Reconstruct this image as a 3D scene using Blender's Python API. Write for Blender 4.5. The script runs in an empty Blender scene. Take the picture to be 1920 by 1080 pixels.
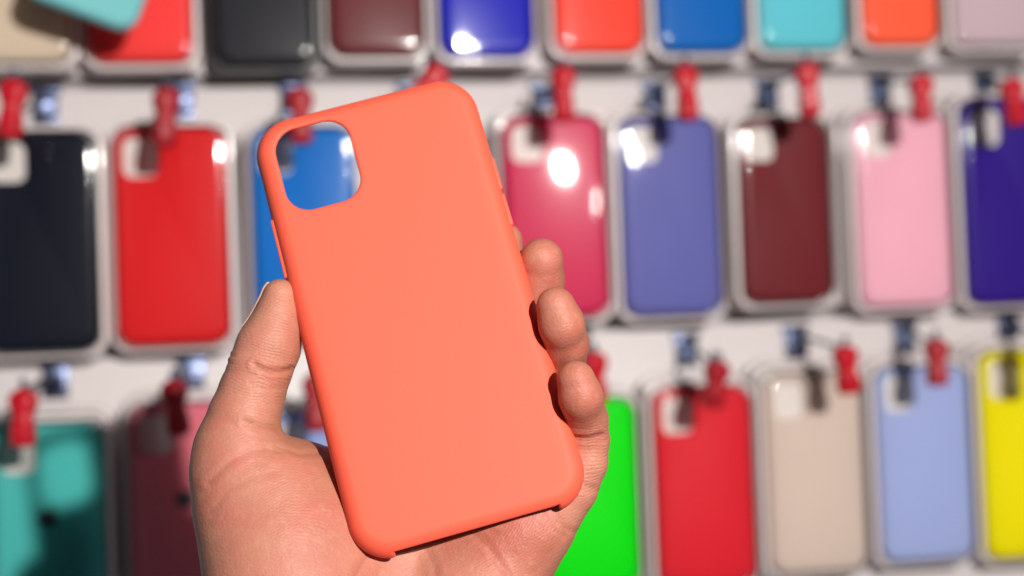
import bpy, bmesh, math, random
import numpy as np
from mathutils import Matrix, Vector

random.seed(4)
rng = np.random.default_rng(7)
S = bpy.context.scene
COL = S.collection

# ------------------------------------------------------------------ frames
# The display wall is the world X-Z plane (metres). n is the distance in front of
# the plane in which the fronts of the packaged cases lie; the wall is at n = -0.040.
FPX = 50 / 36 * 1920


def rot(a):
    cx, cy, cz = np.cos(a)
    sx, sy, sz = np.sin(a)
    return (np.array([[cz, -sz, 0], [sz, cz, 0], [0, 0, 1]])
            @ np.array([[cy, 0, sy], [0, 1, 0], [-sy, 0, cy]])
            @ np.array([[1, 0, 0], [0, cx, -sx], [0, sx, cx]]))


RW = rot(np.array([-0.0928374, 0.2194308, 0.0261779]))      # wall frame -> camera frame
OW = np.array([0, 0, -1.0667338])
C2W = np.array([[1, 0, 0], [0, 0, -1], [0, 1, 0.0]])        # (u, v, n) -> world


def cam2wall(p):
    return (np.asarray(p) - OW) @ RW


def cam2world(p):
    return cam2wall(p) @ C2W.T


def pixel_ray(px, py):
    return np.array([(px - 960) / FPX, (540 - py) / FPX, -1.0])


def at(px, py, n=0.0):
    """wall coordinates (u, v) of a spot at height n"""
    d = pixel_ray(px, py)
    nn = RW[:, 2]
    h = d * (((OW + nn * n) @ nn) / (d @ nn))
    w = RW.T @ (h - OW)
    return w[0], w[1]


def W(u, v, n=0.0):
    return Vector((u, -n, v))


RH = rot(np.radians([-15.58, 4.51, 15.10]))                 # held case frame -> camera frame
OH = np.array([-.03224, -.00595, -.47614])


def hf(px, py, h=0.0):
    """held-case coordinates (mm) of a spot h mm above the back of the case"""
    nn = RH[:, 2]
    d = pixel_ray(px, py)
    o = OH + nn * h * 0.001
    p = d * ((o @ nn) / (d @ nn))
    return (RH.T @ (p - OH)) * 1000


RC = C2W @ RW.T                                             # camera frame -> world
TC = C2W @ (RW.T @ (-OW))
M_HELD = Matrix((RC @ RH).tolist()).to_4x4()
M_HELD.translation = Vector((cam2world(OH)).tolist())

# ------------------------------------------------------------------ camera
cd = bpy.data.cameras.new('camera')
cd.lens = 50
cd.sensor_width = 36
cd.clip_start = 0.01
cd.clip_end = 100
cd.dof.use_dof = True
cd.dof.focus_distance = 0.468
cd.dof.aperture_fstop = 5.6
cam = bpy.data.objects.new('camera', cd)
COL.objects.link(cam)
m = Matrix(RC.tolist()).to_4x4()
m.translation = Vector(TC.tolist())
cam.matrix_world = m
S.camera = cam

# ------------------------------------------------------------------ light
wd = bpy.data.worlds.new("World")
S.world = wd
wd.use_nodes = True
bg = wd.node_tree.nodes['Background']
bg.inputs[0].default_value = (0.80, 0.84, 1.0, 1)
bg.inputs[1].default_value = 0.07
S.view_settings.view_transform = 'Standard'
S.view_settings.look = 'None'
S.view_settings.exposure = 0
S.view_settings.gamma = 1


def disk_lamp(name, pos, target, watt, size, color):
    l = bpy.data.lights.new(name, 'AREA')
    l.shape = 'DISK'
    l.size = size
    l.energy = watt
    l.color = color
    o = bpy.data.objects.new(name, l)
    COL.objects.link(o)
    o.location = pos
    o.rotation_euler = (Vector(target) - Vector(pos)).to_track_quat('-Z', 'Y').to_euler()
    return o


HOLE = np.array([-0.06669143, 0.04188883, -0.48992786])
D1 = np.array([0.4222366, 0.29790941, 0.85613447])
HERO = Vector(cam2world([0, 0, -.48]).tolist())
key = disk_lamp('shop_spotlight', cam2world(HOLE + D1 * 1.4), HERO, 36, 0.036, (1, 0.955, 0.91))
# second ceiling spot, whose mirror image shows in the wrap of the crimson package
q_u, q_v = 0.0430, 0.0945
cw = cam2wall([0, 0, 0])
dq = np.array([q_u, q_v, 0.004]) - cw
dq = dq / np.linalg.norm(dq)
NB = np.array([-0.050, -0.060, 1.0])
NB = NB / np.linalg.norm(NB)                                # the packages hang turned a little to the left
dq = dq - 2 * (dq @ NB) * NB
spot2 = disk_lamp('far_shop_spotlight', W(q_u + dq[0] * 1.75, q_v + dq[1] * 1.75, dq[2] * 1.75), W(0.1, 0.05),
                  1.6, 0.05, (1, 0.98, 0.95))

# ------------------------------------------------------------------ materials


def lin(c):
    return tuple(((x / 255) / 12.92 if x / 255 <= 0.04045 else ((x / 255 + 0.055) / 1.055) ** 2.4) for x in c)


def mat(name, rgb, rough=0.5, metal=0.0, k=1.0, coat=0.0, spec=0.5, noise=0.06, nscale=60, bump=0.0, bscale=900, linear=False):
    mt = bpy.data.materials.new(name)
    mt.use_nodes = True
    nt = mt.node_tree
    b = nt.nodes['Principled BSDF']
    c = rgb if linear else lin(rgb)
    c = tuple(min(0.92, x * k) for x in c)
    b.inputs['Roughness'].default_value = rough
    b.inputs['Metallic'].default_value = metal
    b.inputs['Specular IOR Level'].default_value = spec
    b.inputs['Coat Weight'].default_value = coat
    b.inputs['Coat Roughness'].default_value = 0.06
    tc = nt.nodes.new('ShaderNodeTexCoord')
    n = nt.nodes.new('ShaderNodeTexNoise')
    n.inputs['Scale'].default_value = nscale
    n.inputs['Detail'].default_value = 4
    nt.links.new(tc.outputs['Object'], n.inputs['Vector'])
    r = nt.nodes.new('ShaderNodeMapRange')
    r.inputs['To Min'].default_value = 1 - noise
    r.inputs['To Max'].default_value = 1 + noise
    nt.links.new(n.outputs['Fac'], r.inputs['Value'])
    mx = nt.nodes.new('ShaderNodeVectorMath')
    mx.operation = 'SCALE'
    mx.inputs[0].default_value = c
    nt.links.new(r.outputs['Result'], mx.inputs['Scale'])
    nt.links.new(mx.outputs['Vector'], b.inputs['Base Color'])
    if bump:
        n2 = nt.nodes.new('ShaderNodeTexNoise')
        n2.inputs['Scale'].default_value = bscale
        n2.inputs['Detail'].default_value = 3
        nt.links.new(tc.outputs['Object'], n2.inputs['Vector'])
        bp = nt.nodes.new('ShaderNodeBump')
        bp.inputs['Strength'].default_value = bump
        bp.inputs['Distance'].default_value = 0.0004
        nt.links.new(n2.outputs['Fac'], bp.inputs['Height'])
        nt.links.new(bp.outputs['Normal'], b.inputs['Normal'])
    return mt


M_WALL = mat('wall_laminate', (214, 206, 205), 0.42, k=1.0, noise=0.03, nscale=8)
M_GROOVE = mat('groove_laminate', (168, 160, 162), 0.5, noise=0.05)
M_TRAY = mat('tray_plastic', (240, 230, 228), 0.3, coat=0.3, noise=0.04, nscale=30)
_nt = M_TRAY.node_tree
_tl = _nt.nodes.new('ShaderNodeBsdfTranslucent')
_tl.inputs[0].default_value = (0.86, 0.82, 0.80, 1)
_mx = _nt.nodes.new('ShaderNodeMixShader')
_mx.inputs[0].default_value = 0.15
_pb = _nt.nodes['Principled BSDF']
_nt.links.new(_pb.outputs[0], _mx.inputs[1])
_nt.links.new(_tl.outputs[0], _mx.inputs[2])
_nt.links.new(_mx.outputs[0], _nt.nodes['Material Output'].inputs['Surface'])
M_CARD = mat('insert_card', (222, 214, 208), 0.6, noise=0.03)
M_METAL = mat('chromed_steel', (84, 92, 116), 0.34, metal=1.0, noise=0.1, nscale=40)
M_TAGS = [mat('red_plastic', (196, 16, 36), 0.4, k=1.0, coat=0.1, spec=0.3, noise=0.15, nscale=90),
          mat('dull_red_plastic', (165, 14, 30), 0.45, coat=0.0, spec=0.3, noise=0.2, nscale=90)]
M_DARK = mat('dark_print', (40, 46, 50), 0.4)


def film_material():
    mt = bpy.data.materials.new('clear_film')
    mt.use_nodes = True
    nt = mt.node_tree
    for n in list(nt.nodes):
        nt.nodes.remove(n)
    out = nt.nodes.new('ShaderNodeOutputMaterial')
    tr = nt.nodes.new('ShaderNodeBsdfTransparent')
    tr.inputs[0].default_value = (0.985, 0.985, 0.985, 1)
    gl = nt.nodes.new('ShaderNodeBsdfGlossy')
    gl.inputs['Roughness'].default_value = 0.05
    g2 = nt.nodes.new('ShaderNodeBsdfGlossy')
    g2.inputs['Roughness'].default_value = 0.24
    m2 = nt.nodes.new('ShaderNodeMixShader')
    m2.inputs[0].default_value = 0.13
    fr = nt.nodes.new('ShaderNodeFresnel')
    fr.inputs['IOR'].default_value = 1.38
    mx = nt.nodes.new('ShaderNodeMixShader')
    tc = nt.nodes.new('ShaderNodeTexCoord')
    no = nt.nodes.new('ShaderNodeTexNoise')
    no.inputs['Scale'].default_value = 22
    no.inputs['Detail'].default_value = 1
    bp = nt.nodes.new('ShaderNodeBump')
    bp.inputs['Strength'].default_value = 0.10
    bp.inputs['Distance'].default_value = 0.002
    L = nt.links.new
    L(tc.outputs['Object'], no.inputs['Vector'])
    L(no.outputs['Fac'], bp.inputs['Height'])
    L(bp.outputs['Normal'], gl.inputs['Normal'])
    L(fr.outputs[0], mx.inputs[0])
    L(tr.outputs[0], mx.inputs[1])
    L(gl.outputs[0], m2.inputs[1])
    L(g2.outputs[0], m2.inputs[2])
    L(m2.outputs[0], mx.inputs[2])
    L(mx.outputs[0], out.inputs['Surface'])
    return mt


M_FILM = film_material()

# ------------------------------------------------------------------ helpers


def tag(o, label=None, cat=None, group=None, kind=None):
    if label:
        o['label'] = label
    if cat:
        o['category'] = cat
    if group:
        o['group'] = group
    if kind:
        o['kind'] = kind
    return o


def mesh_obj(name, verts, faces, mt, parent=None, smooth=True):
    me = bpy.data.meshes.new(name)
    me.from_pydata([tuple(v) for v in verts], [], [tuple(f) for f in faces])
    me.update()
    if smooth:
        me.shade_smooth()
    if mt:
        me.materials.append(mt)
    o = bpy.data.objects.new(name, me)
    COL.objects.link(o)
    if parent:
        o.parent = parent
    return o


def bm_obj(name, bm, mt, parent=None, smooth=True, flat_angle=None):
    bmesh.ops.recalc_face_normals(bm, faces=bm.faces)
    me = bpy.data.meshes.new(name)
    bm.to_mesh(me)
    bm.free()
    if smooth:
        me.shade_smooth()
        if flat_angle:
            me.set_sharp_from_angle(angle=math.radians(flat_angle))
    me.materials.append(mt)
    o = bpy.data.objects.new(name, me)
    COL.objects.link(o)
    if parent:
        o.parent = parent
    return o


def empty(name, loc, roll=0.0, pitch=0.0, yaw=0.0):
    o = bpy.data.objects.new(name, None)
    o.empty_display_size = 0.02
    COL.objects.link(o)
    o.location = loc
    o.rotation_euler = (pitch, roll, yaw)
    return o


def rr_loop(w, h, r, seg=7):
    """rounded rectangle, (x, z) pairs"""
    r = max(0.0002, min(r, w / 2 - 1e-5, h / 2 - 1e-5))
    pts = []
    for cx, cz, a0 in ((w / 2 - r, h / 2 - r, 0), (-w / 2 + r, h / 2 - r, 90), (-w / 2 + r, -h / 2 + r, 180), (w / 2 - r, -h / 2 + r, 270)):
        for i in range(seg + 1):
            a = math.radians(a0 + 90 * i / seg)
            pts.append((cx + r * math.cos(a), cz + r * math.sin(a)))
    return pts


def loft(bm, w, h, r, profile, cap_first=True, cap_last=True, cx=0, cz=0, seg=7):
    """profile: list of (inset, n) with n the distance towards the viewer (-Y)"""
    rings = []
    for ins, n in profile:
        rings.append([bm.verts.new((cx + x, -n, cz + z)) for x, z in rr_loop(w - 2 * ins, h - 2 * ins, r - ins, seg)])
    for a, b in zip(rings, rings[1:]):
        k = len(a)
        for i in range(k):
            bm.faces.new((a[i], a[(i + 1) % k], b[(i + 1) % k], b[i]))
    if cap_first:
        bm.faces.new(rings[0])
    if cap_last:
        bm.faces.new(rings[-1])
    return rings


def box(bm, x0, x1, y0, y1, z0, z1, bev=0.0):
    r = bmesh.ops.create_cube(bm, size=1)
    vs = r['verts']
    for v in vs:
        v.co = Vector(((x0 + x1) / 2 + v.co.x * (x1 - x0), (y0 + y1) / 2 + v.co.y * (y1 - y0), (z0 + z1) / 2 + v.co.z * (z1 - z0)))
    if bev:
        es = list({e for v in vs for e in v.link_edges})
        bmesh.ops.bevel(bm, geom=es, offset=bev, segments=3, affect='EDGES', profile=0.5)


def tube(bm, pts, r, seg=8):
    prev = None
    pts = [Vector(p) for p in pts]
    for i, p in enumerate(pts):
        d = (pts[min(i + 1, len(pts) - 1)] - pts[max(i - 1, 0)]).normalized()
        a = d.orthogonal().normalized()
        if prev is not None:
            a = (pa - d * pa.dot(d)).normalized()
        pa = a
        b = d.cross(a)
        ring = [bm.verts.new(p + a * r * math.cos(t * 2 * math.pi / seg) + b * r * math.sin(t * 2 * math.pi / seg)) for t in range(seg)]
        if prev is not None:
            for j in range(seg):
                bm.faces.new((prev[j], prev[(j + 1) % seg], ring[(j + 1) % seg], ring[j]))
        else:
            bm.faces.new(ring)
        prev = ring
    bm.faces.new(prev)


# ------------------------------------------------------------------ display wall of slats
SLOPE = 0.0215
wall = empty('display_wall', W(0, 0, -0.040), roll=-SLOPE)
tag(wall, 'off-white slatted shop wall behind the hanging phone cases', 'wall')


def slat(z0, z1):
    bm = bmesh.new()
    # board with a lip that curls back at its top edge, like a grooved shop panel
    box(bm, -1.1, 1.1, 0.0, 0.014, z0, z1, 0.0022)
    return bm_obj('slat_board', bm, M_WALL, wall, flat_angle=40)


G1, G0 = 0.1665, -0.0330          # heights of the two grooves in view
P = G1 - G0
for k in (-2, -1, 0, 1, 2):
    slat(G0 + P * k + 0.0090, G0 + P * (k + 1))
bm = bmesh.new()
box(bm, -1.1, 1.1, 0.0175, 0.026, G0 - 2 * P, G0 + 3 * P)
bm_obj('groove_backing', bm, M_GROOVE, wall, smooth=False)

# ------------------------------------------------------------------ packages
PACK_MATS = {}


def case_mat(rgb, k=1.0):
    key_ = (rgb, k)
    if key_ not in PACK_MATS:
        PACK_MATS[key_] = mat('silicone_%d' % len(PACK_MATS), rgb, 0.5, k=k, noise=0.04, nscale=25, spec=0.08)
    return PACK_MATS[key_]


def packaged_case(u, v, w, rgb, label, roll=0.0, hole=True, k=1.0, emblem=False, stack=1, pitch=0.060, yaw=-0.050, tray_mat=None, h=None, film=True, n0=0.0, group='packaged phone cases hanging on the wall'):
    h = h or w * 1.965
    t = empty('packaged_phone_case', W(u, v, n0), roll, pitch, yaw)
    tag(t, label, 'phone case', group)
    tm = tray_mat or M_TRAY
    tw, th = w + 0.0100, h + 0.0112
    # tray: shallow white dish with a rolled rim
    bm = bmesh.new()
    loft(bm, tw, th, 0.0145, [(0.0012, -0.0150), (0.0000, -0.0146), (-0.0004, -0.0136), (-0.0002, -0.0120), (0.0004, -0.0060), (0.0008, -0.0050), (0.0016, -0.0046), (0.0036, -0.0047), (0.0042, -0.0056), (0.0046, -0.0120)], True, True)
    bm_obj('tray', bm, tm, t, flat_angle=50)
    # moulded case body with its camera opening
    cm = case_mat(rgb, k)
    r = 0.0135
    prof = [(0.0012, -0.0112), (0.0002, -0.0095), (0.0, -0.0060), (0.0006, -0.0032), (0.0020, -0.0013), (0.0040, -0.0003), (0.0062, 0.0)]
    bm = bmesh.new()
    rings = loft(bm, w, h, r, prof, False, False)
    if hole:
        hw, hh = w * 0.335, w * 0.385
        hx, hz = -w / 2 + w * 0.075 + hw / 2, h / 2 - w * 0.075 - hh / 2
        hp = [(0.0, 0.0), (0.0006, -0.0003), (0.0008, -0.0012), (0.0008, -0.0032)]
        hr = loft(bm, hw, hh, w * 0.10, hp, False, False, hx, hz)
        ed = []
        for ring in (rings[-1], hr[0]):
            for i in range(len(ring)):
                e = bm.edges.get((ring[i], ring[(i + 1) % len(ring)]))
                ed.append(e)
        bmesh.ops.triangle_fill(bm, edges=ed, use_beauty=True)
    else:
        bm.faces.new(rings[-1])
    bm_obj('case_body', bm, cm, t, flat_angle=60)
    if hole:
        bm = bmesh.new()
        loft(bm, w - 0.012, h - 0.012, 0.01, [(0, -0.0060), (0, -0.0038)])
        bm_obj('insert_card', bm, M_CARD, t, flat_angle=30)
    if emblem:
        bm = bmesh.new()
        ring = []
        for i in range(28):
            a = i / 28 * 2 * math.pi
            rr = 0.0058 * (1 + 0.10 * math.cos(2 * a) - (0.12 if abs(a - math.pi / 2) < 0.3 else 0) - (0.28 if abs(a - 0.15) < 0.42 or a > 5.9 else 0))
            ring.append(bm.verts.new((rr * math.cos(a), -0.0003, rr * math.sin(a))))
        bm.faces.new(ring)
        lf = [bm.verts.new((0.0006 + dx, -0.0003, 0.0062 + dz)) for dx, dz in ((0, 0), (0.0018, 0.0006), (0.0022, 0.0028), (0.0004, 0.0020))]
        bm.faces.new(lf)
        eo = bm_obj('emblem', bm, M_DARK, t, smooth=False)
        eo.location = (0, 0, h * 0.06)
        eo.scale = (1.2, 1, 1.2)
    if film:
        bm = bmesh.new()
        loft(bm, w + 0.0026, h + 0.0030, r + 0.001, [(0.0, -0.0046), (0.0, 0.0012), (0.0007, 0.0030), (0.0020, 0.0042), (0.0042, 0.0050), (0.0075, 0.0053)], False, True)
        bm_obj('clear_cover', bm, M_FILM, t, flat_angle=60)
    return t


def copy_tree(o, parent=None):
    c = o.copy()
    COL.objects.link(c)
    if parent is not None:
        c.parent = parent
    for ch in [x for x in o.children]:
        copy_tree(ch, c)
    return c


def hang(pxl, pxr, y_ref, v, rgb, label, behind=None, **kw):
    """left and right edge of the case as seen, and its height on the wall"""
    ul, _ = at(pxl, y_ref)
    ur, _ = at(pxr, y_ref)
    t = packaged_case((ul + ur) / 2, v, ur - ul, rgb, label, **kw)
    if behind:
        b = copy_tree(t)
        b.location = t.location + Vector((random.uniform(-0.0015, 0.0010), 0.0185, random.uniform(0.004, 0.006)))
        b['label'] = behind
        b['group'] = 'second packages hanging behind the front ones'
    return t


# middle row
hang(-38, 182, 400, 0.0415, (22, 26, 40), 'black-navy phone case package cut off by the left edge of the picture, middle row', 'package hidden behind the black-navy case at the left edge', k=0.8)
hang(214, 428, 440, 0.0440, (208, 30, 34), 'bright red case package between the black-navy case and the held coral case', 'package behind the bright red case left of the hand')
hang(474, 668, 400, 0.0480, (0, 108, 190), 'royal blue case package seen through the camera opening of the held case', 'package behind the royal blue case and the held case', k=1.0)
crim = hang(949, 1136, 400, 0.0540, (200, 38, 84), 'crimson case package with a bright round lamp reflection', 'package behind the crimson case with the lamp reflection', yaw=-0.098, pitch=0.058)
hang(1168, 1348, 400, 0.0530, (98, 100, 166), 'violet-blue case package with white sheen along its left edge', 'package behind the violet-blue case')
hang(1392, 1556, 400, 0.0560, (110, 34, 40), 'dark maroon case package of the middle row, between violet-blue and pink', 'package behind the maroon case of the middle row')
hang(1612, 1782, 400, 0.0555, (228, 170, 186), 'pale pink case package right of the maroon one', 'package behind the pale pink case')
hang(1814, 1990, 400, 0.0610, (50, 26, 130), 'deep purple case package at the right edge, middle row', 'package behind the deep purple case')
# lower row
hang(-17, 197, 940, -0.1600, (76, 182, 176), 'aqua case package in the lower left corner, mostly in the shadow of the hand', 'package behind the aqua case in the lower left corner', emblem=True)
hang(243, 455, 940, -0.1520, (216, 116, 130), 'dusty pink case package beside the wrist, mostly in shadow', 'package behind the dusty pink case beside the wrist', emblem=True)
hang(500, 690, 900, -0.1580, (150, 166, 214), 'lavender case package glimpsed between thumb and held case', 'package behind the lavender case glimpsed past the thumb')
hang(1018, 1194, 900, -0.1570, (0, 222, 8), 'vivid green case package right of the little finger', 'package behind the vivid green case', k=0.95)
hang(1232, 1412, 900, -0.1560, (210, 34, 48), 'light red case package right of the vivid green one', 'package behind the light red case of the lower row')
hang(1444, 1622, 900, -0.1500, (204, 186, 174), 'beige case package of the lower row between red and periwinkle', 'package behind the beige case of the lower row')
hang(1654, 1824, 900, -0.1480, (158, 170, 212), 'periwinkle case package left of the yellow one', 'package behind the periwinkle case')
hang(1852, 2030, 900, -0.1450, (226, 214, 0), 'yellow case package at the right edge, lower row', 'package behind the yellow case')


# upper row: only the lower ends are in view
def hang_top(pxl, pxr, y_bottom, rgb, label, behind, **kw):
    ul, vb = at(pxl, y_bottom)
    ur, vb2 = at(pxr, y_bottom)
    w = ur - ul
    h = kw.pop('h', 0.152)
    xm = (pxl + pxr) / 2
    _, vb = at(xm, y_bottom)
    t = packaged_case((ul + ur) / 2, vb + h / 2, w, rgb, label, h=h, **kw)
    b = copy_tree(t)
    b.location = t.location + Vector((0.0, 0.0185, 0.0075))
    b['label'] = behind
    b['group'] = 'second packages hanging behind the front ones'
    return t


hang_top(-60, 132, 112, (208, 190, 168), 'khaki beige case package in the upper left corner', 'package behind the khaki beige case in the upper left corner')
hang_top(162, 362, 112, (236, 62, 60), 'coral red case package partly under the tilted turquoise case', 'package behind the coral red case of the upper row')
hang_top(405, 590, 119, (40, 40, 46), 'charcoal black case package of the upper row', 'package behind the charcoal black case', tray_mat=mat('black_tray', (46, 42, 46), 0.35), roll=0.004)
hang_top(620, 798, 99, (106, 38, 42), 'maroon case package of the upper row above the held case', 'package behind the maroon case of the upper row')
hang_top(830, 1003, 101, (10, 20, 178), 'ultramarine blue case package of the upper row', 'package behind the ultramarine blue case')
hang_top(1047, 1210, 94, (250, 72, 54), 'orange-red case package right of the ultramarine one', 'package behind the orange-red case of the upper row')
hang_top(1240, 1403, 93, (0, 100, 180), 'medium blue case package of the upper row between orange-red and turquoise', 'package behind the medium blue case')
hang_top(1432, 1592, 89, (98, 192, 204), 'turquoise case package of the upper row with a white oval reflection', 'package behind the turquoise case of the upper row')
hang_top(1628, 1766, 80, (252, 98, 66), 'bright orange case package of the upper row', 'package behind the bright orange case')
hang_top(1800, 1960, 81, (198, 176, 184), 'greyish lilac case package in the upper right corner', 'package behind the greyish lilac case', k=0.95)

# the tilted turquoise case hanging in front of the upper row
uc, vc = at(247, 50, 0.060)
tilt = math.radians(19)
t = packaged_case(0, 0, 0.078, (128, 204, 208), 'light turquoise case hanging tilted in front of the coral red and beige ones', film=False, k=0.9, hole=True, group='loose phone cases')
for c in list(t.children):
    if c.name.split('.')[0] == 'tray':
        bpy.data.objects.remove(c)
t.name = 'phone_case'
t.rotation_euler = (math.radians(-6), tilt, math.radians(8))
offs = t.rotation_euler.to_matrix() @ Vector((0.078 / 2 - 0.003, 0, -0.078 * 1.965 / 2 + 0.003))
t.location = W(uc, vc, 0.060) - offs

# ------------------------------------------------------------------ hooks and red stop locks
def hook(pxb, pyb, ptx, pty, label, size=1.0, n_tip=0.062):
    ub, vb = at(pxb, pyb, -0.040)
    ut, vt = at(ptx, pty, n_tip)
    t = empty('display_hook', W(ub, vb, -0.040))
    tag(t, label, 'hook', 'chromed hooks fixed in the wall grooves')
    bm = bmesh.new()
    w = 0.0090 * size
    box(bm, -w, w, -0.0042, -0.0012, -0.0135, 0.0125, 0.0008)
    box(bm, -w * 1.25, w * 1.25, -0.0065, -0.0012, 0.0090, 0.0130, 0.0010)
    bm_obj('bracket', bm, M_METAL, t, flat_angle=40)
    bm = bmesh.new()
    box(bm, -w * 0.8, w * 0.8, -0.0100, -0.0044, -0.0085, 0.0045, 0.0016)
    cl = bm_obj('clamp', bm, M_METAL, t, flat_angle=40)
    cl.rotation_euler = (random.uniform(-.22, .22), 0, random.uniform(-.2, .2))
    tip = Vector((ut - ub, -(n_tip + 0.040), vt - vb))
    bm = bmesh.new()
    tube(bm, [(0, -0.004, 0.002), (tip.x * 0.3, tip.y * 0.3, 0.003 + tip.z * 0.2), (tip.x * 0.9, tip.y * 0.9, tip.z * 0.86), (tip.x, tip.y, tip.z + 0.002), (tip.x, tip.y - 0.003, tip.z + 0.009)], 0.0017)
    bm_obj('rod', bm, M_METAL, t)
    return t


def stop_lock(px, py0, py1, label, roll=0.0, w=1.3, m=0, n=0.065, yaw=0.0, pitch=0.0):
    """red plastic lock, head up; py0 top and py1 bottom as seen"""
    u, v0 = at(px, py0, n)
    _, v1 = at(px, py1, n)
    h = v0 - v1
    t = empty('hook_stop_lock', W(u, (v0 + v1) / 2, n), roll, pitch, yaw)
    tag(t, label, 'security tag', 'red plastic locks on the hook ends')
    prof = [(0.50, 0.30), (0.485, 0.52), (0.44, 0.78), (0.36, 0.98), (0.26, 1.0), (0.16, 0.86), (0.08, 0.70), (0.0, 0.68), (-0.10, 0.76), (-0.25, 0.84), (-0.38, 0.84), (-0.46, 0.76), (-0.495, 0.55), (-0.50, 0.3)]
    bm = bmesh.new()
    rings = []
    for z, s in prof:
        hw = 0.0072 * w * s
        hd = 0.0062 * w * (0.55 + 0.45 * s)
        ring = [bm.verts.new((x, y, z * h)) for x, y in rr_loop(2 * hw, 2 * hd, min(hw, hd) * 0.75, 4)]
        rings.append(ring)
    for a, b in zip(rings, rings[1:]):
        for i in range(len(a)):
            bm.faces.new((a[i], a[(i + 1) % len(a)], b[(i + 1) % len(a)], b[i]))
    bm.faces.new(rings[0])
    bm.faces.new(rings[-1])
    bm_obj('lock_body', bm, M_TAGS[m], t)
    bm = bmesh.new()
    box(bm, -0.0042 * w, 0.0042 * w, -0.0072 * w, -0.0040 * w, -h * 0.38, -h * 0.12, 0.0012)
    bm_obj('press_button', bm, M_TAGS[m], t)
    bm = bmesh.new()
    tube(bm, [(0, 0, h * 0.46), (0.0004, -0.001, h * 0.60), (0, 0.0008, h * 0.66)], 0.0013 * w)
    bm_obj('pin', bm, M_METAL, t)
    return t


HK = [  # bracket px, py, tag px, y0, y1, roll, which, mat
    (86, 200, 22, 150, 260, 0.10, 'of the black-navy case', 0),
    (341, 190, 309, 166, 276, 0.06, 'of the bright red case', 1),
    (548, 190, 562, 166, 270, 0.0, 'of the royal blue case', 1),
    (1018, 190, 1054, 126, 228, 0.03, 'of the crimson case', 0),
    (1227, 185, 1284, 124, 226, 0.0, 'of the violet-blue case', 0),
    (1437, 178, 1512, 120, 220, -0.05, 'of the middle maroon case', 0),
    (1647, 170, 1724, 142, 228, 0.03, 'of the pale pink case', 0),
    (1842, 165, 1897, 148, 236, -0.05, 'of the deep purple case', 0),
    (105, 712, 43, 730, 838, 0.0, 'of the aqua case', 0),
    (360, 705, 329, 712, 818, -0.10, 'of the dusty pink case', 1),
    (556, 780, 592, 700, 810, 0.0, 'of the lavender case', 1),
    (1080, 655, 1112, 660, 760, 0.0, 'of the vivid green case', 0),
    (1285, 655, 1338, 676, 766, 0.18, 'of the light red case', 1),
    (1490, 640, 1584, 648, 740, -0.05, 'of the beige case', 0),
    (1693, 632, 1753, 636, 724, 0.04, 'of the periwinkle case', 1),
    (1886, 612, 1955, 628, 716, 0.0, 'of the yellow case', 0)]
for bx, by, tx, y0, y1, rl, who, mi in HK:
    hook(bx, by, tx, y0 + 6, 'chromed wall hook above the packages ' + who)
    stop_lock(tx, y0, y1, 'red plastic lock above the top ' + who, rl, m=mi, pitch=random.uniform(-.1, .1), yaw=random.uniform(-.3, .3))
stop_lock(803, 118, 196, 'red plastic lock peeking over the top edge of the held case', 0.75, m=0)
hook(770, 190, 803, 122, 'chromed wall hook behind the top edge of the held case')

# ------------------------------------------------------------------ signed distance surfaces (held case, hand)


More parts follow.
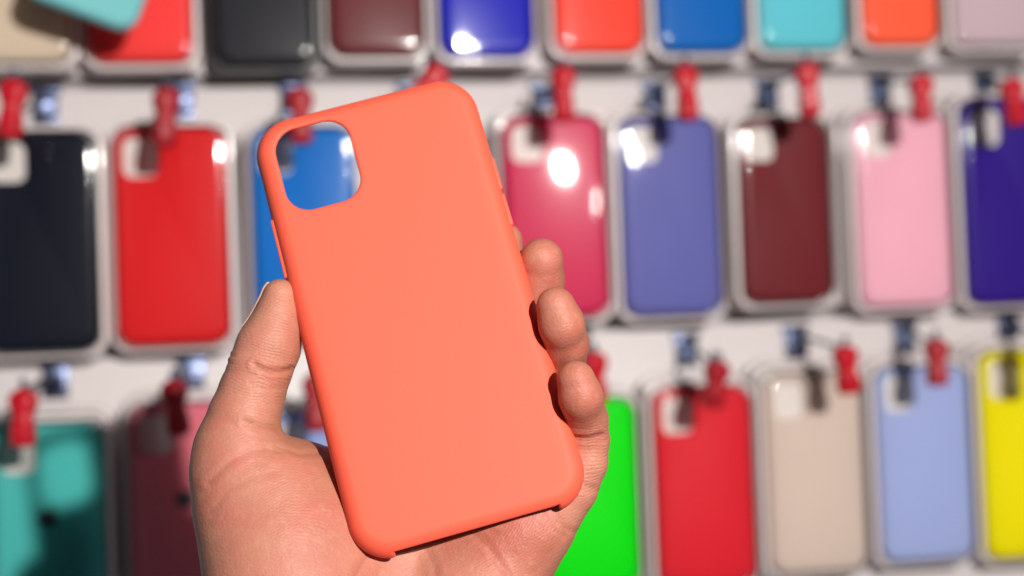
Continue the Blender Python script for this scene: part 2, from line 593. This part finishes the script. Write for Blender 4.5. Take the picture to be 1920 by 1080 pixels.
def surface_net(f, lo, hi, h, coarse=4, newton=3):
    lo = np.array(lo, np.float64)
    n = (np.ceil((np.array(hi) - lo) / h / coarse).astype(int)) * coarse
    nb = n // coarse
    # coarse pass
    c = [lo[i] + (np.arange(nb[i]) + 0.5) * coarse * h for i in range(3)]
    X, Y, Z = np.meshgrid(*c, indexing='ij')
    d = f(np.stack([X.ravel(), Y.ravel(), Z.ravel()], 1)).reshape(nb)
    near = np.abs(d) < coarse * h * 1.9
    D = np.where(np.repeat(np.repeat(np.repeat(d, coarse, 0), coarse, 1), coarse, 2) > 0, 1e3, -1e3).astype(np.float32)
    M = np.repeat(np.repeat(np.repeat(near, coarse, 0), coarse, 1), coarse, 2)
    idx = np.argwhere(M)
    D[M] = f(lo + idx * h)
    s = D < 0
    sh = D.shape
    cs = np.zeros((sh[0] - 1, sh[1] - 1, sh[2] - 1), np.int8)
    for a in (0, 1):
        for b in (0, 1):
            for g in (0, 1):
                cs += s[a:sh[0] - 1 + a, b:sh[1] - 1 + b, g:sh[2] - 1 + g]
    act = (cs > 0) & (cs < 8)
    ci = np.argwhere(act)
    vid = -np.ones(cs.shape, np.int64)
    vid[act] = np.arange(len(ci))
    acc = np.zeros((len(ci), 3))
    cnt = np.zeros(len(ci))
    cor = [(a, b, g) for a in (0, 1) for b in (0, 1) for g in (0, 1)]
    for a in cor:
        for ax in range(3):
            if a[ax]:
                continue
            b = list(a)
            b[ax] = 1
            da = D[ci[:, 0] + a[0], ci[:, 1] + a[1], ci[:, 2] + a[2]].astype(float)
            db = D[ci[:, 0] + b[0], ci[:, 1] + b[1], ci[:, 2] + b[2]].astype(float)
            m_ = (da < 0) != (db < 0)
            t_ = np.where(m_, da / np.where(m_, da - db, 1), 0)
            p = np.array(a, float)[None] + t_[:, None] * (np.array(b, float) - np.array(a, float))[None]
            acc[m_] += p[m_]
            cnt[m_] += 1
    V = lo + (ci + acc / cnt[:, None]) * h
    F = []
    for ax in range(3):
        o1, o2 = [(1, 2), (2, 0), (0, 1)][ax]
        sl = [slice(1, -1)] * 3
        sl[ax] = slice(0, -1)
        A = s[tuple(sl)]
        sl2 = list(sl)
        sl2[ax] = slice(1, None)
        B = s[tuple(sl2)]
        e = np.argwhere(A != B)
        off = np.array([1, 1, 1])
        off[ax] = 0
        e = e + off
        flip = s[e[:, 0], e[:, 1], e[:, 2]]
        q = []
        for k1, k2 in ((0, 0), (1, 0), (1, 1), (0, 1)):
            g = e.copy()
            g[:, o1] -= k1
            g[:, o2] -= k2
            q.append(vid[g[:, 0], g[:, 1], g[:, 2]])
        q = np.stack(q, 1)
        q = q[(q >= 0).all(1)] if False else q
        qq = np.where(flip[:, None], q, q[:, ::-1])
        F.append(qq)
    F = np.concatenate(F)
    F = F[(F >= 0).all(1)]
    for _ in range(newton):
        e = 0.05
        g = np.stack([f(V + np.eye(3)[i] * e) - f(V - np.eye(3)[i] * e) for i in range(3)], 1) / (2 * e)
        L = np.maximum((g * g).sum(1), 0.2)
        V = V - g * (np.clip(f(V), -h, h) / L * 0.8)[:, None]
    return V, F, g / np.sqrt((g * g).sum(1) + 1e-9)[:, None]


def np_mesh(name, V, F, mt, attrs=None):
    me = bpy.data.meshes.new(name)
    me.vertices.add(len(V))
    me.vertices.foreach_set('co', V.astype(np.float32).ravel())
    me.loops.add(F.size)
    me.loops.foreach_set('vertex_index', F.astype(np.int32).ravel())
    me.polygons.add(len(F))
    me.polygons.foreach_set('loop_start', np.arange(0, F.size, 4, dtype=np.int32))
    me.polygons.foreach_set('loop_total', np.full(len(F), 4, np.int32))
    me.update(calc_edges=True)
    me.validate()
    me.shade_smooth()
    me.materials.append(mt)
    for k, a in (attrs or {}).items():
        at_ = me.attributes.new(k, 'FLOAT', 'POINT')
        at_.data.foreach_set('value', a.astype(np.float32))
    o = bpy.data.objects.new(name, me)
    COL.objects.link(o)
    return o


def smin(a, b, k):
    h_ = np.maximum(k - np.abs(a - b), 0) / k
    return np.minimum(a, b) - h_ * h_ * k * 0.25


def smax(a, b, k):
    return -smin(-a, -b, k)


def sd_rr(x, y, hw, hh, r):
    qx = np.abs(x) - hw + r
    qy = np.abs(y) - hh + r
    return np.minimum(np.maximum(qx, qy), 0) + np.hypot(np.maximum(qx, 0), np.maximum(qy, 0)) - r


# ---- the held coral case
CW, CH, CT = 39.7, 78.7, 11.2


def f_case(p):
    x, y, z = p[:, 0], p[:, 1], p[:, 2]
    d2 = sd_rr(x + 0.3, y - 0.7, CW, CH, 13.5)
    R_ = 5.4
    e_ = np.clip((d2 + 11.0) / 11.0, 0, 1.2)
    z = z + 0.9 * e_ * e_ * e_
    zc = -CT / 2
    qx = d2 + R_
    qz = np.abs(z - zc) - CT / 2 + R_
    outer = np.minimum(np.maximum(qx, qz), 0) + np.hypot(np.maximum(qx, 0), np.maximum(qz, 0)) - R_
    d2i = d2 + 1.9
    Ri = 3.6
    zi = -CT / 2 - 1.7
    qx = d2i + Ri
    qz = np.abs(z - zi) - CT / 2 + Ri
    inner = np.minimum(np.maximum(qx, qz), 0) + np.hypot(np.maximum(qx, 0), np.maximum(qz, 0)) - Ri
    lip = np.maximum(d2 + 3.2, z + CT - 3)            # opening on the phone side
    d = smax(outer, -np.minimum(inner, lip), 0.7)
    hole = sd_rr(x + 19.7, y - 58.1, 13.0, 15.2, 8.2)
    d = smax(d, -hole, 1.3)
    cut = np.maximum.reduce([np.abs(x - 0.2) - 27.3, y + 74.0, z + 2.7])
    d = smax(d, -cut, 1.6)
    # slots around the side buttons
    return d


V, F, _ = surface_net(f_case, (-42, -80, -13), (42, 82, 2), 0.5, coarse=4)
M_CORAL = mat('coral_silicone', (255, 255, 255), 0.62, k=1, spec=0.35, noise=0.015, nscale=12, bump=0.12, bscale=2600)
b = M_CORAL.node_tree.nodes['Principled BSDF']
for n_ in M_CORAL.node_tree.nodes:
    if n_.type == 'VECT_MATH':
        n_.inputs[0].default_value = (0.86, 0.108, 0.058)
b.inputs['Sheen Weight'].default_value = 0.0
b.inputs['Sheen Roughness'].default_value = 0.4
b.inputs['Sheen Tint'].default_value = (1, 0.6, 0.5, 1)
held = bpy.data.objects.new('phone_case', None)
COL.objects.link(held)
held.matrix_world = M_HELD
tag(held, 'coral orange silicone phone case held up in the hand, camera opening at top left', 'phone case')
body = np_mesh('case_shell', V * 0.001, F, M_CORAL)
body.parent = held


def side_button(x, y0, y1, prot=0.38):
    bm = bmesh.new()
    sx = 1 if x > 0 else -1
    xe = sx * (CW + prot) - 0.3
    box(bm, min(xe, sx * (CW - 2)) * 1e-3, max(xe, sx * (CW - 2)) * 1e-3, y0 * 1e-3, y1 * 1e-3, -7.6e-3, -3.6e-3, 0.5e-3)
    o = bm_obj('side_button', bm, M_CORAL, held)
    return o


side_button(-1, 22.5, 44.0)
side_button(1, 33.6, 45.6)
side_button(1, 20.0, 32.0)

# ---- the hand


def H(px, py, hz, r):
    """hand control point: place as seen, hz mm above the back of the held case, radius in mm"""
    p = hf(px, py, hz)
    return (p[0], p[1], p[2], r)


def cone(P_, a, b):
    """rounded cone between spheres a and b (exact distance)"""
    a3 = np.array(a[:3])
    b3 = np.array(b[:3])
    r1, r2 = a[3], b[3]
    ba = b3 - a3
    l2 = ba @ ba
    rr = r1 - r2
    a2 = l2 - rr * rr
    if a2 <= 0:
        c_ = a if r1 > r2 else b
        return np.linalg.norm(P_ - np.array(c_[:3]), axis=1) - c_[3]
    il2 = 1 / l2
    pa = P_ - a3
    y = pa @ ba
    z = y - l2
    t_ = pa * l2 - y[:, None] * ba
    x2 = (t_ * t_).sum(1)
    y2 = y * y * l2
    z2 = z * z * l2
    k_ = np.sign(rr) * rr * rr * x2
    out = (np.sqrt(x2 * a2 * il2) + y * rr) * il2 - r1
    c1 = np.sign(z) * a2 * z2 > k_
    c2 = np.sign(y) * a2 * y2 < k_
    out = np.where(c2, np.sqrt(x2 + y2) * il2 - r1, out)
    out = np.where(c1, np.sqrt(x2 + z2) * il2 - r2, out)
    return out


def chain(P_, pts, k=2.0):
    d = None
    for a, b_ in zip(pts, pts[1:]):
        c_ = cone(P_, a, b_)
        d = c_ if d is None else smin(d, c_, k)
    return d


THUMB = [H(525, 556, -6, 5.9), H(521, 590, -7, 7.4), H(514, 622, -8, 9.2), H(503, 652, -9, 10.7), H(488, 690, -9, 10.6), H(473, 735, -10, 10.9),
         H(459, 780, -11, 11.8), H(445, 835, -13, 13.6), H(443, 880, -15, 13.6)]
THENAR = [H(443, 880, -15, 13.6), H(480, 950, -19, 19.5), H(530, 1040, -22, 25.5), H(560, 1150, -26, 29), H(590, 1400, -32, 30)]
THENAR2 = [H(460, 880, -16, 13.5), H(540, 930, -21, 16.5), H(620, 1010, -27, 20), H(640, 1100, -30, 22)]
WEB = [H(490, 893, -19, 9.6), H(570, 899, -25, 10.2), H(680, 900, -31, 11), H(800, 880, -34, 11)]
PALM1 = [H(690, 930, -32, 15), H(740, 1050, -34.5, 18.5), H(700, 1250, -34, 26)]
PALM2 = [H(800, 920, -32, 15), H(880, 1020, -34.5, 17.6), H(800, 1250, -34, 24)]
PALM3 = [H(930, 880, -31, 14), H(960, 1000, -31, 15), H(900, 1130, -30, 18.5), H(820, 1300, -34, 24)]
HYPO = [H(1036, 925, -21, 10.5), H(980, 1000, -23, 13.4), H(897, 1110, -28, 17.5), H(850, 1300, -34, 24)]
ARM = [H(720, 1320, -38, 27), H(730, 1500, -44, 27)]
ARM2 = [H(640, 1320, -38, 25), H(660, 1500, -44, 25)]
INDEX = [H(946, 452, -18.5, 6.4), H(938, 500, -21, 7.6), H(880, 620, -27, 8.6), H(800, 740, -32, 9.5), H(740, 880, -33, 11)]
MIDDLE = [H(1015, 488, -9.0, 7.5), H(1012, 525, -15, 8.2), H(1005, 590, -22, 8.6), H(930, 740, -31, 9.3), H(840, 890, -34, 11)]
RING = [H(1042, 575, 4.0, 6.6), H(1053, 608, 2.0, 7.4), H(1061, 645, -6, 7.6), H(1052, 700, -19, 8.2), H(1000, 800, -27, 9.2), H(930, 900, -32, 11)]
PINKY = [H(1080, 712, 5.5, 6.3), H(1089, 745, 3.0, 7.1), H(1099, 787, -7, 7.3), H(1102, 824, -12, 7.2), H(1097, 868, -14, 7.4), H(1073, 918, -17, 8.2), H(1020, 985, -21, 10.3)]


def f_hand(p):
    d = chain(p, THENAR, 6)
    d = smin(d, chain(p, THENAR2, 6), 10)
    d = smin(d, chain(p, WEB, 4), 7)
    pm = smin(chain(p, PALM1, 6), chain(p, PALM2, 6), 10)
    pm = smin(pm, chain(p, PALM3, 6), 9)
    pm = smin(pm, chain(p, HYPO, 6), 8)
    d = smin(d, pm, 9)
    d = smin(d, smin(chain(p, ARM), chain(p, ARM2), 10), 14)
    th = chain(p, THUMB, 1.5)
    d = smin(d, th, 4.5)
    d = smin(d, chain(p, PINKY, 1.5), 4)
    fg = np.minimum(chain(p, INDEX, 2), chain(p, MIDDLE, 2))
    fg = np.minimum(fg, chain(p, RING, 2))
    return np.minimum(d, fg)


lo = np.array([-108, -150, -78])
hi = np.array([62, 42, 22])
HR = 0.62
V, F, N = surface_net(f_hand, lo, hi, HR, coarse=4, newton=3)


def polydist(xy, pts):
    best = np.full(len(xy), 1e9)
    for a, b_ in zip(pts, pts[1:]):
        a = np.array(a)
        b_ = np.array(b_)
        ab = b_ - a
        t_ = np.clip(((xy - a) @ ab) / (ab @ ab), 0, 1)
        dd = np.linalg.norm(xy - a - t_[:, None] * ab, axis=1)
        best = np.minimum(best, dd)
    return best


def project(Vmm):
    pc = (Vmm * 0.001) @ RH.T + OH
    return np.stack([960 + FPX * pc[:, 0] / -pc[:, 2], 540 - FPX * pc[:, 1] / -pc[:, 2]], 1)


def vnoise(p, s, seed):
    """cheap smooth noise from a few sine waves"""
    r_ = np.random.default_rng(seed)
    o_ = np.zeros(len(p))
    for _ in range(7):
        k_ = r_.normal(size=3)
        k_ = k_ / np.linalg.norm(k_) * s * r_.uniform(0.6, 1.6)
        o_ += np.sin(p @ k_ + r_.uniform(0, 6.28))
    return o_ / 7


# crease lines of the skin, laid down as shallow folds: points, depth mm, width mm
CREASES = [
    ([(478, 684), (492, 692), (512, 696), (530, 696), (545, 692)], 0.75, 0.95),
    ([(470, 720), (500, 728), (530, 726)], 0.18, 0.8),
    ([(460, 790), (485, 801), (508, 804), (520, 806)], 0.40, 1.1),
    ([(392, 905), (430, 868), (470, 846), (500, 843), (528, 850)], 0.30, 1.2),
    ([(398, 960), (430, 920), (480, 893), (520, 886)], 0.15, 1.3),
    ([(520, 838), (560, 852), (600, 850)], 0.3, 0.9),
    ([(1058, 816), (1080, 821), (1105, 822), (1128, 816)], 0.6, 0.8),
    ([(1085, 826), (1110, 829), (1136, 824)], 0.25, 0.7),
    ([(1090, 905), (1100, 912), (1115, 914)], 0.45, 0.8),
    ([(1084, 917), (1102, 921), (1120, 921)], 0.25, 0.7),
    ([(1035, 955), (1045, 975), (1062, 990), (1080, 998)], 0.22, 1.0),
    ([(1020, 960), (1032, 985), (1055, 1005)], 0.15, 0.9),
    ([(890, 1002), (915, 1022), (935, 1055), (960, 1090)], 0.35, 1.2),
    ([(800, 1030), (815, 1060), (820, 1100)], 0.22, 1.2),
    ([(690, 1040), (675, 1062), (655, 1100)], 0.35, 1.3),
    ([(736, 1045), (715, 1062), (700, 1100)], 0.2, 1.1),
    ([(1060, 1000), (1035, 1030), (1005, 1070)], 0.12, 1.4),
]
px = project(V)
nc = N @ RH.T
front = nc[:, 2] > 0.05
disp = np.zeros(len(V))
for pts, dep, wid in CREASES:
    wpx = wid * 5.6
    dd = polydist(px, pts)
    prof = np.exp(-(dd / wpx) ** 2) - 0.35 * np.exp(-((dd - wpx * 2.1) / (wpx * 0.9)) ** 2)
    disp -= np.where(front, dep * prof, 0)
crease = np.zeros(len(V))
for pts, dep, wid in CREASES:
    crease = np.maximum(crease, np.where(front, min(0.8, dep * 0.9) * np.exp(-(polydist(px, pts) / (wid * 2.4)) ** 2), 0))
disp += 0.16 * vnoise(V, 0.25, 3) + 0.07 * vnoise(V, 0.8, 5)
# wrinkles on the back of the thumb joint, seen in profile
for yy, dp in ((657, .25), (667, .3), (680, .22), (695, .15)):
    dd = np.hypot((px[:, 0] - 430) / 3.0, px[:, 1] - yy)
    disp -= dp * np.exp(-(dd / 4.0) ** 2)
for yy in (661, 673):
    dd = np.hypot((px[:, 0] - 432) / 3.0, px[:, 1] - yy)
    disp += 0.2 * np.exp(-(dd / 4.5) ** 2)
V = V + N * disp[:, None]

# how reddish the skin is (finger pads, heel of the hand); lower finger parts also carry painted shading
red = np.zeros(len(V))
for c_, rad, amt in ((RING[0], 15, .8), (PINKY[0], 14, .8), (MIDDLE[0], 13, .7), (RING[2], 12, 1.0), (RING[3], 12, 1.0), (MIDDLE[1], 9, .6), (PINKY[2], 14, .6), (H(700, 1080, -10, 1), 22, .25),
                     (H(930, 1010, -12, 1), 16, .6), (H(520, 700, -4, 1), 10, .35), (H(560, 1000, -2, 1), 26, .25), (H(1000, 1020, -12, 1), 14, .4)):
    dd = np.linalg.norm(V - np.array(c_[:3]), axis=1)
    red += amt * np.exp(-(dd / rad) ** 2)
red = np.clip(red + 0.10 * vnoise(V, 0.22, 9), 0, 1)
# edge shading painted into the skin colour: browner where the surface turns sideways
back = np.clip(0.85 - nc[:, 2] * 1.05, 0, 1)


def skin_material():
    mt = bpy.data.materials.new('skin')
    mt.use_nodes = True
    nt = mt.node_tree
    L = nt.links.new
    b = nt.nodes['Principled BSDF']
    tc = nt.nodes.new('ShaderNodeTexCoord')

    def noise(sc, det, rough=0.5):
        n = nt.nodes.new('ShaderNodeTexNoise')
        n.inputs['Scale'].default_value = sc
        n.inputs['Detail'].default_value = det
        n.inputs['Roughness'].default_value = rough
        L(tc.outputs['Object'], n.inputs['Vector'])
        return n

    def mixc(fac, a, c):
        m_ = nt.nodes.new('ShaderNodeMix')
        m_.data_type = 'RGBA'
        if isinstance(fac, float):
            m_.inputs['Factor'].default_value = fac
        else:
            L(fac, m_.inputs['Factor'])
        for k_, v_ in (('A', a), ('B', c)):
            if isinstance(v_, tuple):
                m_.inputs[k_ if False else {'A': 6, 'B': 7}[k_]].default_value = (*v_, 1)
            else:
                L(v_, m_.inputs[{'A': 6, 'B': 7}[k_]])
        return m_.outputs[2]
    ar = nt.nodes.new('ShaderNodeAttribute')
    ar.attribute_name = 'redness'
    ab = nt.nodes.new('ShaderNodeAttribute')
    ab.attribute_name = 'edge_shade'
    c0 = mixc(ar.outputs['Fac'], (0.455, 0.182, 0.122), (0.40, 0.100, 0.066))
    n1 = noise(110, 3)
    r1 = nt.nodes.new('ShaderNodeMapRange')
    r1.inputs['From Min'].default_value = 0.42
    r1.inputs['From Max'].default_value = 0.72
    r1.inputs['To Max'].default_value = 0.65
    L(n1.outputs['Fac'], r1.inputs['Value'])
    c1 = mixc(r1.outputs['Result'], c0, (0.50, 0.140, 0.108))
    n2 = noise(320, 4, 0.6)
    r2 = nt.nodes.new('ShaderNodeMapRange')
    r2.inputs['From Min'].default_value = 0.5
    r2.inputs['From Max'].default_value = 0.8
    r2.inputs['To Max'].default_value = 0.5
    L(n2.outputs['Fac'], r2.inputs['Value'])
    c2 = mixc(r2.outputs['Result'], c1, (0.54, 0.27, 0.18))
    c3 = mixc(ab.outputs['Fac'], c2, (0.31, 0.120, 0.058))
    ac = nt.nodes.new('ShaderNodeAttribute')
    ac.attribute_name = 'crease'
    n4 = noise(38, 2)
    r4 = nt.nodes.new('ShaderNodeMapRange')
    r4.inputs['From Min'].default_value = 0.45
    r4.inputs['From Max'].default_value = 0.65
    r4.inputs['To Max'].default_value = 0.38
    L(n4.outputs['Fac'], r4.inputs['Value'])
    c35 = mixc(r4.outputs['Result'], c3, (0.53, 0.245, 0.165))
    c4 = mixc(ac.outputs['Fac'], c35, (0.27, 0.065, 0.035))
    L(c4, b.inputs['Base Color'])
    b.inputs['Roughness'].default_value = 0.5
    b.inputs['Specular IOR Level'].default_value = 0.3
    b.inputs['Subsurface Weight'].default_value = 0.15
    b.inputs['Subsurface Radius'].default_value = (1.0, 0.28, 0.14)
    b.inputs['Subsurface Scale'].default_value = 0.0035
    # fine ridges of the skin + pores
    mp = nt.nodes.new('ShaderNodeMapping')
    mp.inputs['Rotation'].default_value = (0, 0, math.radians(-14))
    L(tc.outputs['Object'], mp.inputs['Vector'])
    wv = nt.nodes.new('ShaderNodeTexWave')
    wv.bands_direction = 'Y'
    wv.inputs['Scale'].default_value = 340
    wv.inputs['Distortion'].default_value = 5
    wv.inputs['Detail'].default_value = 2
    wv.inputs['Detail Scale'].default_value = 0.12
    L(mp.outputs['Vector'], wv.inputs['Vector'])
    vo = nt.nodes.new('ShaderNodeTexVoronoi')
    vo.inputs['Scale'].default_value = 900
    L(tc.outputs['Object'], vo.inputs['Vector'])
    n3 = noise(1100, 3, 0.6)
    b1 = nt.nodes.new('ShaderNodeBump')
    b1.inputs['Strength'].default_value = 0.22
    b1.inputs['Distance'].default_value = 0.0009
    L(n3.outputs['Fac'], b1.inputs['Height'])
    b2 = nt.nodes.new('ShaderNodeBump')
    b2.inputs['Strength'].default_value = 0.14
    b2.inputs['Distance'].default_value = 0.00016
    L(wv.outputs['Fac'], b2.inputs['Height'])
    L(b1.outputs['Normal'], b2.inputs['Normal'])
    b3 = nt.nodes.new('ShaderNodeBump')
    b3.inputs['Strength'].default_value = 0.25
    b3.inputs['Distance'].default_value = 0.0002
    L(vo.outputs['Distance'], b3.inputs['Height'])
    L(b2.outputs['Normal'], b3.inputs['Normal'])
    fc = nt.nodes.new('ShaderNodeAttribute')
    fc.attribute_name = 'fold_coord'
    fw = nt.nodes.new('ShaderNodeAttribute')
    fw.attribute_name = 'fold'
    nf = noise(95, 3)

    def mth(op, a, c=None):
        m_ = nt.nodes.new('ShaderNodeMath')
        m_.operation = op
        for i_, v_ in enumerate((a, c)):
            if v_ is None:
                continue
            if isinstance(v_, (int, float)):
                m_.inputs[i_].default_value = v_
            else:
                L(v_, m_.inputs[i_])
        return m_.outputs[0]
    ph = mth('ADD', mth('MULTIPLY', fc.outputs['Fac'], 6.283 / 1.15), mth('MULTIPLY', nf.outputs['Fac'], 26))
    sn = mth('POWER', mth('ABSOLUTE', mth('SINE', mth('MULTIPLY', ph, 0.5))), 0.6)
    nb = noise(240, 2)
    hgt = mth('MULTIPLY', mth('MULTIPLY', sn, fw.outputs['Fac']), nb.outputs['Fac'])
    b4 = nt.nodes.new('ShaderNodeBump')
    b4.inputs['Strength'].default_value = 0.6
    b4.inputs['Distance'].default_value = 0.00034
    L(hgt, b4.inputs['Height'])
    L(b3.outputs['Normal'], b4.inputs['Normal'])
    L(b4.outputs['Normal'], b.inputs['Normal'])
    return mt


# fine folds that cross the fingers and the heel of the hand
TH0, TH1 = np.array(hf(440, 880, -14)), np.array(hf(528, 540, -8))
PK0, PK1 = np.array(hf(1100, 930, -16)), np.array(hf(1095, 780, -6))


def along(a, b_):
    d_ = (b_ - a) / np.linalg.norm(b_ - a)
    return (V - a) @ d_, np.linalg.norm(b_ - a)


px = project(V)
at_, lt = along(TH0, TH1)
w_th = np.exp(-(((at_ / lt) - 0.62) / 0.36) ** 4) * (px[:, 0] < 600) * (px[:, 1] < 860)
ap_, lp = along(PK0, PK1)
w_pk = np.exp(-(((ap_ / lp) - 0.35) / 0.75) ** 4) * np.clip((px[:, 0] - 1040) / 25, 0, 1) * (px[:, 1] > 790) * np.clip((955 - px[:, 1]) / 40, 0, 1)
hx_ = V @ np.array([0.80, -0.60, 0.0])
w_pm = 0.55 * np.exp(-(np.hypot(px[:, 0] - 1000, (px[:, 1] - 1010) * 1.3) / 90) ** 4)
w_tn = 0.40 * np.exp(-(np.hypot(px[:, 0] - 520, px[:, 1] - 960) / 150) ** 4)
w_tips = np.zeros(len(V))
for c_ in (MIDDLE[0], RING[1], PINKY[1]):
    w_tips = np.maximum(w_tips, 0.5 * np.exp(-(np.linalg.norm(V - np.array(c_[:3]), axis=1) / 9) ** 4))
coord = np.where(w_th > 0.1, at_, np.where(w_pk > 0.02, ap_, np.where(w_tips > 0.1, V[:, 1], np.where(w_pm > w_tn, hx_, V @ np.array([0.35, 0.94, 0])))))
fine = np.clip(np.maximum.reduce([w_th, w_pk, w_pm, w_tn, w_tips]), 0, 1)
hand = np_mesh('hand', V * 0.001, F, skin_material(), {'redness': red, 'edge_shade': back, 'crease': crease, 'fold_coord': coord, 'fold': fine})
hand.matrix_world = M_HELD
tag(hand, 'left hand, palm to the viewer, thumb and fingers gripping the coral phone case', 'hand')

# thumbnail, seen edge-on along the outer side of the thumb tip
M_NAIL = mat('fingernail', (255, 255, 255), 0.28, noise=0.05, coat=0.3)
for n_ in M_NAIL.node_tree.nodes:
    if n_.type == 'VECT_MATH':
        n_.inputs[0].default_value = (0.60, 0.34, 0.26)


def f_nail(p):
    th = chain(p, THUMB, 1.5)
    # a thin plate standing 0.35 mm off the skin on the far-left side of the thumb tip
    c_ = np.array(hf(487, 575, -12.5))
    ax = np.array(hf(518, 526, -8)) - np.array(hf(474, 606, -11))
    ax = ax / np.linalg.norm(ax)
    q_ = p - c_
    along = np.abs(q_ @ ax) - 9.0
    perp = np.linalg.norm(q_ - (q_ @ ax)[:, None] * ax, axis=1) - 6.8
    shell = np.abs(th - 0.35) - 0.35
    return smax(smax(shell, along, 0.4), perp, 0.4)


c0 = np.array(hf(487, 575, -12.5))
V, F, _ = surface_net(f_nail, c0 - 13, c0 + 13, 0.3, coarse=4, newton=1)
nail = np_mesh('fingernail', V * 0.001, F, M_NAIL)
nail.parent = hand
